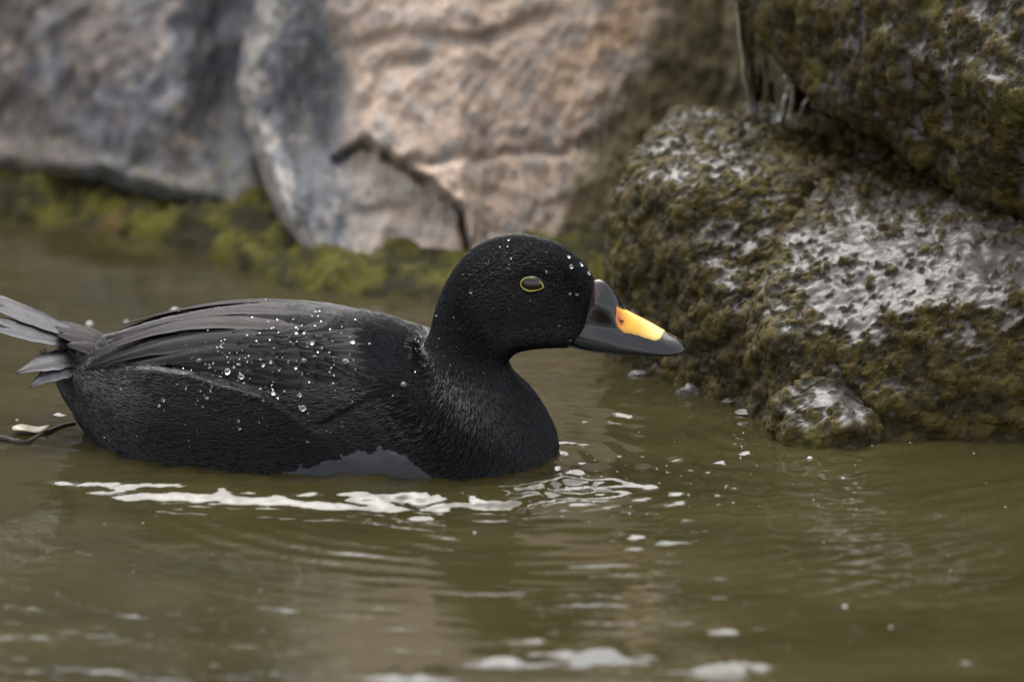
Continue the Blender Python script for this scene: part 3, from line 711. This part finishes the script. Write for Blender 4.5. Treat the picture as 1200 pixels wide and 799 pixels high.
def build_bill():
    nu_, nv_ = 170, 81
    u = np.linspace(0, 1, nu_); v = np.linspace(-1, 1, nv_); U, Vv = np.meshgrid(u, v, indexing='ij')
    P = bill_surf(U, Vv)
    x = catmull(BILL, U)[..., 0]; s = np.abs(Vv)
    # lip: fold under
    lip = []
    for q, (f, dz) in enumerate(((0.97, -0.0006), (0.86, -0.0008), (0.5, -0.0002))):
        E1 = P[:, :1] * 1.0; E2 = P[:, -1:] * 1.0; mid = (E1 + E2) / 2
        lip.append((mid + (E1 - mid) * f + np.array([0, 0, dz]), mid + (E2 - mid) * f + np.array([0, 0, dz])))
    PP = np.concatenate([lip[2][0], lip[1][0], lip[0][0], P, lip[0][1], lip[1][1], lip[2][1]], 1)
    xs_ = np.concatenate([x[:, :1]] * 3 + [x] + [x[:, -1:]] * 3, 1); ss = np.concatenate([s[:, :1]] * 3 + [s] + [s[:, -1:]] * 3, 1)
    # reddish scaling at the feather edge
    scab = sst(713, 694, xs_ + 5 * fbm(np.stack([xs_ * .25, ss * 12, 0 * xs_], -1), 3)) * sst(0.75, 0.45, ss)
    col = mixc((0.010, 0.010, 0.011), (0.085, 0.05, 0.042), scab * sst(-.3, .3, fbm(np.stack([xs_ * .6, ss * 30, 0 * xs_], -1), 3)))
    m = Mat('black_bill', roughness=0.16, base_color=(0.01, 0.01, 0.011)); m.set('base color', m.attr('col', True)); m.set('specular ior level', 0.4)
    nn = m.noise(m.coord(), 260, 3); m.set('normal', m.bump(nn, 0.25, 0.0006))
    m.set('roughness', m.ramp(nn, [(0.35, 0.10), (0.7, 0.20)])); m.set('coat weight', 0.35); m.set('coat roughness', 0.03)
    ub = part('upper_bill', PP.reshape(-1, 3), grid_faces(nu_, nv_ + 6), m.m, attrs={'col': col.reshape(-1, 3)})
    # yellow patch, a skin proud of the bill
    u = np.linspace(0.38, 0.86, 90); v = np.linspace(-0.62, 0.62, 61); U, Vv = np.meshgrid(u, v, indexing='ij')
    r = catmull(BILL, U); x = r[..., 0]; s = np.abs(Vv)
    lim = np.interp(x, [718, 721, 727, 735, 745, 755, 765, 772, 777, 779], [0.0, .36, .54, .58, .54, .53, .53, .5, .38, 0.0])
    lo = np.interp(x, [718, 720, 726, 731, 735], [.34, .30, .20, .07, 0.0])
    edge = 0.03 * fbm(np.stack([x * .12, Vv * 6, 0 * x], -1), 2)
    inside = np.minimum(lim + edge - s, s - lo + edge * .5 + (x > 733))
    P = bill_surf(U, Vv); e = 1e-3
    n = np.cross(bill_surf(U + e, Vv) - bill_surf(U - e, Vv), bill_surf(U, Vv + e) - bill_surf(U, Vv - e)); n /= np.linalg.norm(n, axis=-1)[..., None] + 1e-15
    n = np.where(n[..., 2:3] < 0, -n, n)
    P = P + n * (0.00035 * sst(-0.02, 0.08, inside) - 0.0005 * sst(0.0, -0.05, inside))[..., None]
    F = grid_faces(90, 61); keep = (inside.ravel() > -0.03)[F].all(1)
    nost = np.exp(-((x - 729.5) / 5) ** 2 - ((s - 0.42) / 0.075) ** 2)
    c = mixc((0.80, 0.42, 0.035), (0.78, 0.16, 0.008), sst(742, 722, x) * 0.85 * sst(0.05, .3, s))
    c = mixc(c, (0.85, 0.62, 0.20), sst(745, 772, x) * 0.7)
    c = mixc(c, (0.30, 0.04, 0.002), sst(0.3, 0.9, nost))
    m2 = Mat('yellow_bill_skin', roughness=0.3); m2.set('base color', m2.attr('col', True)); m2.set('coat weight', .4); m2.set('coat roughness', .08)
    m2.set('subsurface weight', 0.15); m2.set('subsurface radius', (0.004, 0.002, 0.001)); m2.set('subsurface scale', 0.3)
    f = F[keep]; ids, inv = np.unique(f, return_inverse=True)
    yp = part('bill_patch', P.reshape(-1, 3)[ids], inv.reshape(-1, 4), m2.m, ub, attrs={'col': c.reshape(-1, 3)[ids]})
    yp['label'] = 'bright orange yellow patch over the nostrils'
    md = Mat('nostril_dark', base_color=(0.06, 0.012, 0.003), roughness=0.6)
    for sg in (-1, 1):                                       # nostril: a small dark pit
        cp = bill_surf(np.array([0.447]), np.array([sg * 0.42]))[0] + LAT * (-sg) * 0.00012
        k = np.linspace(0, 2 * np.pi, 16, endpoint=False)
        ring = [cp + HX * (0.0021 * np.cos(k) * q)[:, None] + np.array([0, 0, 1]) * ((0.0009 * np.sin(k) + 0.0004 * np.cos(k)) * q)[:, None] + LAT * (-sg) * (0.00035 * (1 - q * q)) for q in (1, .6, .05)]
        part('nostril', np.concatenate(ring), grid_faces(3, 16, True), md.m, ub)
    # lower mandible
    LB = np.array([(668, 398, 404, 16), (690, 403, 408.5, 19), (720, 407, 412, 20.5), (750, 409.5, 413.5, 22), (775, 410.5, 413.8, 21.5), (790, 410.5, 413, 17), (798, 410, 411.5, 8)], float)
    u = np.linspace(0, 1, 50); k = np.linspace(0, 2 * np.pi, 24, endpoint=False); r = catmull(LB, u)
    T, Bt = SG(r[:, 0], r[:, 1]), SG(r[:, 0], r[:, 2]); c0 = (T + Bt) / 2; hv = (T - Bt) / 2
    V = c0[:, None] + hv[:, None] * np.sin(k)[None, :, None] + LAT * (r[:, 3:4] * S * np.sign(np.cos(k)) * np.abs(np.cos(k)) ** .7)[..., None]
    part('lower_bill', V.reshape(-1, 3), grid_faces(50, 24, True), m.m, attrs={'col': np.full((50 * 24, 3), 0.009)})
build_bill()

# ---- eyes
def build_eye(far):
    c, n = hit(623, 333)
    n = n * .35 + LAT * .65 * 1.0; n /= np.linalg.norm(n)
    fx = HX - n * (HX @ n); fx /= np.linalg.norm(fx); fz = np.cross(n, fx); fz = fz if fz[2] > 0 else -fz
    def almond(k, q=1.0):                                    # rounded behind, drawn to a point in front
        x = 12.5 * np.cos(k) + 1.5 * (np.cos(k) > 0) * np.cos(k); y = 8.2 * np.sin(k) * (1 - 0.28 * np.clip(np.cos(k), 0, 1)) - 1.8 * np.clip(np.cos(k), 0, 1) ** 2
        return x * q * S, y * q * S
    Rr = 0.0072; depth = 0.0034
    u = np.linspace(0, np.pi, 24); k = np.linspace(0, 2 * np.pi, 40, endpoint=False)
    ctr = c - n * depth
    V = ctr + fx * (Rr * 1.12 * np.sin(u)[:, None] * np.cos(k))[..., None] + fz * (Rr * .8 * np.sin(u)[:, None] * np.sin(k))[..., None] + n * (Rr * .78 * np.cos(u)[:, None] + 0 * k)[..., None]
    V = V.reshape(-1, 3); 
    m = Mat('dark_brown_eye', base_color=(0.012, 0.006, 0.004), roughness=0.03); m.set('coat weight', 0.3); m.set('coat roughness', 0.02)
    ey = part('eye', mirror(V) if far else V, grid_faces(24, 40, True), m.m)
    k = np.linspace(0, 2 * np.pi, 64, endpoint=False); x, y = almond(k)
    base = c + fx * x[:, None] + fz * y[:, None]
    base = np.array([np.array(bvh.find_nearest(Vector(b))[0]) for b in base]) + n * 0.0011
    for _ in range(2): base = (np.roll(base, 1, 0) + 2 * base + np.roll(base, -1, 0)) / 4
    rad = 0.00036 * (1 + .25 * np.sin(k * 3 + 1)); d = base - base.mean(0); d = d - n * (d @ n)[:, None]; d /= np.linalg.norm(d, axis=1)[:, None]
    j = np.linspace(0, 2 * np.pi, 10, endpoint=False)
    V = base[:, None] + d[:, None] * (rad[:, None] * np.cos(j))[..., None] + n * (rad[:, None] * np.sin(j))[..., None]
    F = grid_faces(64, 10, True); F = np.concatenate([F, np.stack([63 * 10 + np.arange(10), np.arange(10), (np.arange(10) + 1) % 10, 63 * 10 + (np.arange(10) + 1) % 10], -1)])
    m2 = Mat('yellow_eye_ring', base_color=(0.42, 0.34, 0.07), roughness=0.4)
    V = V.reshape(-1, 3); part('eye_ring', mirror(V) if far else V, F, m2.m, ey)
build_eye(False); build_eye(True)

# ---- beads of water lying on the plumage
def build_drops():
    spots = [(235, 425, 4.2), (268, 437, 5), (284, 443, 4.2), (352, 464, 3), (356, 479, 4.5), (405, 426, 4.2), (357, 425, 4), (413, 404, 3.2), (433, 405, 3), (473, 452, 4.5), (320, 463, 3.5), (311, 458, 2.5), (366, 405, 3),
             (192, 469, 2.6), (187, 475, 2), (243, 466, 2), (247, 458, 2), (280, 493, 2), (281, 502, 2.2), (541, 460, 2), (669, 313, 3.2), (680, 311, 3), (689, 321, 3), (671, 297, 2.6), (666, 302, 2.4), (668, 344, 2), (599, 303, 1.5), (552, 343, 1.6), (640, 318, 1.8), (676, 345, 2)]
    i_ = np.arange(300)
    for _ in range(430):
        z = random.random()
        if z < 0.62: px, py, r = random.uniform(200, 500), random.gauss(410, 26), abs(random.gauss(0, .7)) + .55
        elif z < 0.8: px, py, r = random.uniform(110, 420), random.uniform(420, 530), abs(random.gauss(0, .5)) + .5
        else: px, py, r = random.uniform(505, 690), random.uniform(280, 440), abs(random.gauss(0, .5)) + .5
        spots.append((px, py, r))
    ic = bmesh.new(); bmesh.ops.create_icosphere(ic, subdivisions=2, radius=1)
    sv_ = np.array([v.co[:] for v in ic.verts]); sf = np.array([[v.index for v in f.verts] for f in ic.faces]); ic.free()
    Vs, Fs = [], []; o = 0
    for px, py, r in spots:
        d = ray(float(px), float(py)); h = bvh.ray_cast(Vector(CAM), Vector(d / np.linalg.norm(d)))
        if h[0] is None or h[0][2] < 0.004: continue
        n = np.array(h[1]); n = n if n @ d < 0 else -n
        v = sv_ * r * 0.78 * S * np.array([random.uniform(.85, 1.3), random.uniform(.85, 1.3), 1])
        v = v - n * (v @ n * 0.42)[:, None]
        lift = 0.0018 if (190 < px < 420 and py < np.interp(px, [f[0] for f in FLANK], [f[1] for f in FLANK])) else 0.0006
        Vs.append(v + np.array(h[0]) + n * (lift + r * S * .3)); Fs.append(sf + o); o += len(sv_)
    m = Mat('water_bead', roughness=0.02, ior=1.33, transmission_weight=0.93, base_color=(0.95, 0.96, 0.97)); m.set('specular ior level', .9)
    ob = mesh_obj('water_droplets', np.concatenate(Vs), np.concatenate(Fs), m.m)
    tag(ob, 'clear beads of water lying on the black plumage', 'droplets', kind='stuff')
build_drops()

# a film of water drawn up over the flank at the waterline
def build_film():
    poly = [(270, 580), (350, 546), (395, 537), (425, 527), (455, 523), (470, 530), (480, 541), (540, 580)]
    nu_, nv_ = 260, 200
    u = np.linspace(0.5, 0.85, nu_); th = np.linspace(0.9, 2.6, nv_); U, T_ = np.meshgrid(u, th, indexing='ij'); P, n = surf(U, T_)
    q = to_px(P); a, b = q[..., 0] + 14 * fbm(P * 90, 3), q[..., 1] + 12 * fbm(P * 140 + 4, 3)
    ins = np.zeros(a.shape, bool)
    for (x0, y0), (x1, y1) in zip(poly, poly[1:] + poly[:1]):
        ins ^= ((y0 > b) != (y1 > b)) & (a < (x1 - x0) * (b - y0) / ((y1 - y0) or 1e-9) + x0)
    P = P + n * (0.0013 + 0.0006 * fbm(P * 60, 2))[..., None]
    F = grid_faces(nu_, nv_); f = F[ins.ravel()[F].all(1)]; ids, inv = np.unique(f, return_inverse=True)
    m = Mat('water_film', roughness=0.03, ior=1.33, transmission_weight=0.9, base_color=(0.6, 0.62, 0.66)); m.set('specular ior level', 1.0)
    m.set('normal', m.bump(m.noise(m.coord(), 120, 2), .2, .001))
    o = mesh_obj('water_film', P.reshape(-1, 3)[ids], inv.reshape(-1, 4), m.m)
    tag(o, 'thin sheet of water washing over the duck flank at the waterline', 'water film', kind='stuff')
build_film()

# ================================================================== SMALL THINGS
def tube(path, rad, ns=10):
    path = np.asarray(path, float); n = len(path); T = np.gradient(path, axis=0); T /= np.linalg.norm(T, axis=1)[:, None] + 1e-12
    ref = np.array([0.3, 1, 0.2]); A = np.cross(T, ref); A /= np.linalg.norm(A, axis=1)[:, None]; B = np.cross(T, A)
    k = np.linspace(0, 2 * np.pi, ns, endpoint=False); rad = np.broadcast_to(rad, n)
    V = path[:, None] + A[:, None] * (rad[:, None] * np.cos(k))[..., None] + B[:, None] * (rad[:, None] * np.sin(k))[..., None]
    V = np.concatenate([V.reshape(-1, 3), path[:1], path[-1:]])
    F = [list(f) for f in grid_faces(n, ns, True)]
    for j in range(ns):
        F.append([n * ns, j, (j + 1) % ns]); F.append([n * ns + 1, (n - 1) * ns + (j + 1) % ns, (n - 1) * ns + j])
    return V, F
def curtain(path, wide, thin, ns=40):
    n = len(path); k = np.linspace(0, 2 * np.pi, ns, endpoint=False); t = np.linspace(0, 1, n)
    wv = fbm(np.stack([np.broadcast_to(np.cos(k) * 5, (n, ns)), np.broadcast_to((t * 4.5)[:, None], (n, ns)), np.broadcast_to(np.sign(np.sin(k)) + 4, (n, ns))], -1), 3)
    th = thin * (1 + 1.1 * wv)
    V = path[:, None] + np.array([1., 0, 0]) * (wide[:, None] * np.cos(k))[..., None] + np.array([0, 1., 0]) * (th * np.sin(k) + 0.004 * np.cos(2 * np.cos(k)))[..., None]
    V = np.concatenate([V.reshape(-1, 3), path[:1], path[-1:]]); F = [list(f) for f in grid_faces(n, ns, True)]
    for j in range(ns):
        F.append([n * ns, j, (j + 1) % ns]); F.append([n * ns + 1, (n - 1) * ns + (j + 1) % ns, (n - 1) * ns + j])
    return V, F
def build_trickle():
    root = bpy.data.objects.new('water_trickle', None); COL.objects.link(root); base = PY(905., 148., 0.345); root.location = base
    tag(root, 'clear trickle of water falling from the overhanging boulder onto the wet one', 'waterfall')
    m = Mat('clear_water', roughness=0.02, ior=1.33, transmission_weight=1.0, base_color=(0.93, 0.95, 0.93))
    t = np.linspace(0, 1, 70); q = catmull(np.array([(896, -50), (897, 30), (902, 95), (905, 150)], float), t)
    V, F = curtain(PY(q[:, 0], q[:, 1], 0.335 + .01 * t), S * np.interp(t, [0, .4, .8, 1], [34, 31, 24, 26]) * (1 + .08 * np.sin(t * 9)), 0.0024)
    mesh_obj('curtain', V - base, F, m.m, root)
    strands = [((862, -50), (866, 20), (872, 80), (884, 142), 2.2, 3.6), ((918, 40), (921, 80), (922, 115), (916, 148), 2.4, 4.5), ((935, 62), (932, 90), (929, 120), (924, 148), 1.6, 3.2), ((956, 92), (952, 108), (941, 125), (936, 146), 1.2, 2.0), ((925, 70), (926, 90), (920, 118), (918, 148), 1.4, 3.0)]
    for i, (a, b, c, d, r0, r1) in enumerate(strands):
        t = np.linspace(0, 1, 60); q = catmull(np.array([a, b, c, d], float), t)
        q[:, 0] += 1.6 * fbm(np.stack([t * 6, 0 * t + i * 3.3, 0 * t], -1), 3) * 2
        P = PY(q[:, 0], q[:, 1], 0.335 + 0.010 * t + 0.004 * np.sin(i * 2.1))
        rad = S * (r0 + (r1 - r0) * t) * (1 + 0.45 * fbm(np.stack([t * 11, 0 * t + i, 0 * t], -1), 3))
        V, F = tube(P, rad); V = V - base
        mesh_obj('strand', V, F, m.m, root)
    # splash beads where it lands
    ic = bmesh.new(); bmesh.ops.create_icosphere(ic, subdivisions=2, radius=1); sv_ = np.array([v.co[:] for v in ic.verts]); sf = np.array([[v.index for v in f.verts] for f in ic.faces]); ic.free()
    Vs, Fs, o = [], [], 0
    for _ in range(46):
        p = PY(random.gauss(912, 20), random.uniform(122, 152), random.uniform(.325, .36)); r = S * random.uniform(.8, 3.2)
        Vs.append(sv_ * r * np.array([1, 1, random.uniform(.8, 1.6)]) + p - base); Fs.append(sf + o); o += len(sv_)
    s = mesh_obj('splash', np.concatenate(Vs), np.concatenate(Fs), m.m, root); s['kind'] = 'stuff'
build_trickle()

# pebbles at the foot of the wet boulder
def build_pebbles():
    ic = bmesh.new(); bmesh.ops.create_icosphere(ic, subdivisions=4, radius=1); sv_ = np.array([v.co[:] for v in ic.verts]); sf = np.array([[v.index for v in f.verts] for f in ic.faces]); ic.free()
    spec = [(748, 442, 10, 'pale grey pebble at the waterline under the bill'), (778, 440, 12, 'pointed pale grey pebble at the waterline beside the mossy rock foot'), (812, 462, 15, 'flat wet grey pebble lapped by ripples below the mossy rock face'),
            (856, 474, 9, 'small brown pebble between two grey ones at the rock foot'), (878, 488, 12, 'rounded white grey pebble where the rock foot turns'), (1034, 512, 19, 'wet grey stone wedged against the boulder foot'), (968, 522, 10, 'rusty orange pebble under the boulder foot')]
    cols = [(0.2, 0.19, 0.18), (0.26, 0.25, 0.24), (0.2, 0.19, 0.17), (0.14, 0.09, 0.05), (0.28, 0.26, 0.24), (0.22, 0.21, 0.2), (0.26, 0.12, 0.05)]
    for i, (a, b, r, lab) in enumerate(spec):
        c = G(float(a), float(b)); q = sv_ * np.array([1.25, .8, .75]) 
        q = q * (1 + 0.55 * fbm(sv_ * 1.2 + i * 5.1, 4))[:, None] * np.array([1, 1, .75])
        V = q * r * S + c + np.array([0, 0.004, r * S * 0.05]); V -= c
        col = np.tile(np.array(cols[i]) * .6, (len(V), 1)) * (1 + 0.5 * fbm(V * 250 + i, 3))[:, None]
        o = mesh_obj('pebble', V, sf, M_WET, attrs={'col': col, 'moss': np.zeros(len(V)), 'film': np.full(len(V), .4)}); o.location = c
        tag(o, lab, 'pebble', 'pebbles at the foot of the wet boulder')
build_pebbles()

# twig and leaf scrap floating behind the duck
t = np.linspace(0, 1, 40); q = catmull(np.array([(-30, 519), (-2, 515), (28, 519), (45, 511), (66, 503), (88, 497)], float), t)
P = G(q[:, 0], q[:, 1]); P[:, 2] = 0.0002 + 0.0007 * np.sin(t * 9); c0 = P[20].copy()
V, F = tube(P - c0, S * (4.6 - 2.4 * t) * (1 + .8 * fbm(np.stack([t * 14, t, t], -1), 3)), 8)
m = Mat('wet_bark', base_color=(0.022, 0.014, 0.009), roughness=0.7)
o = mesh_obj('twig', V, F, m.m); o.location = c0; tag(o, 'dark wet brown twig floating behind the duck', 'twig')
u = np.linspace(0, 1, 24); k = np.linspace(-1, 1, 9); w = 0.0032 * np.sin(np.pi * u ** .8) ** .7 + 0.0002
c1 = G(36., 507.); ax = np.array([math.cos(.12), math.sin(.12), 0]); bx_ = np.array([-ax[1], ax[0], 0])
V = ax * ((u - .5) * 0.022)[:, None, None] + bx_ * (w[:, None] * k * 2.2)[..., None] + np.array([0, 0, 1]) * (0.0028 + 0.0012 * (1 - k ** 2)[None, :] + 0.0008 * np.sin(u * 7)[:, None])[..., None]
V = np.concatenate([V.reshape(-1, 3), V.reshape(-1, 3) - [0, 0, .0004]]); n_ = 24 * 9; Fq = grid_faces(24, 9)
m = Mat('pale_dead_leaf', roughness=0.45); nn = m.noise(m.coord(), 300, 3); m.set('base color', m.ramp(nn, [(.35, (0.30, 0.24, 0.15)), (.65, (0.42, 0.37, 0.27))]))
o = mesh_obj('leaf', V, np.concatenate([Fq, Fq[:, ::-1] + n_]), m.m); o.location = c1; tag(o, 'pale tan dead leaf scrap caught on the twig', 'leaf')

# bubble domes on the water, and pale dots added as its glints
def build_bubbles_and_glints():
    ic = bmesh.new(); bmesh.ops.create_icosphere(ic, subdivisions=2, radius=1); sv_ = np.array([v.co[:] for v in ic.verts]); sf = np.array([[v.index for v in f.verts] for f in ic.faces]); ic.free()
    pts = [(949, 539, 3.5), (1085, 372, 1), (988, 560, 2), (990, 711, 3), (556, 624, 2), (1044, 735, 2), (20, 492, 2), (105, 380, 5), (205, 365, 6), (148, 377, 3)]
    for _ in range(34): pts.append((random.uniform(650, 800), random.gauss(560, 22), random.uniform(.6, 1.5)))  # pale dots standing in for highlights on the ripples
    for _ in range(26): pts.append((random.uniform(740, 1180), random.uniform(500, 600), random.uniform(.6, 1.5)))
    for _ in range(30): pts.append((random.uniform(20, 1180), random.uniform(560, 780), random.uniform(.5, 1.1)))
    Vs, Fs, o = [], [], 0
    for a, b, r in pts:
        c = G(float(a), float(b)); c[2] = wave_height(np.array([c[0]]), np.array([c[1]]))[0]
        Vs.append(sv_ * r * S * np.array([1, 1, .8]) + c); Fs.append(sf + o); o += len(sv_)
    m = Mat('bubble_and_glint', base_color=(0.75, 0.76, 0.74), roughness=0.08, ior=1.33, transmission_weight=.5)
    ob = mesh_obj('bubbles_and_glints', np.concatenate(Vs), np.concatenate(Fs), m.m)
    tag(ob, 'tiny pale bubble domes on the pond, with pale dots painted in as glints', 'bubbles_and_glints', kind='stuff')
build_bubbles_and_glints()
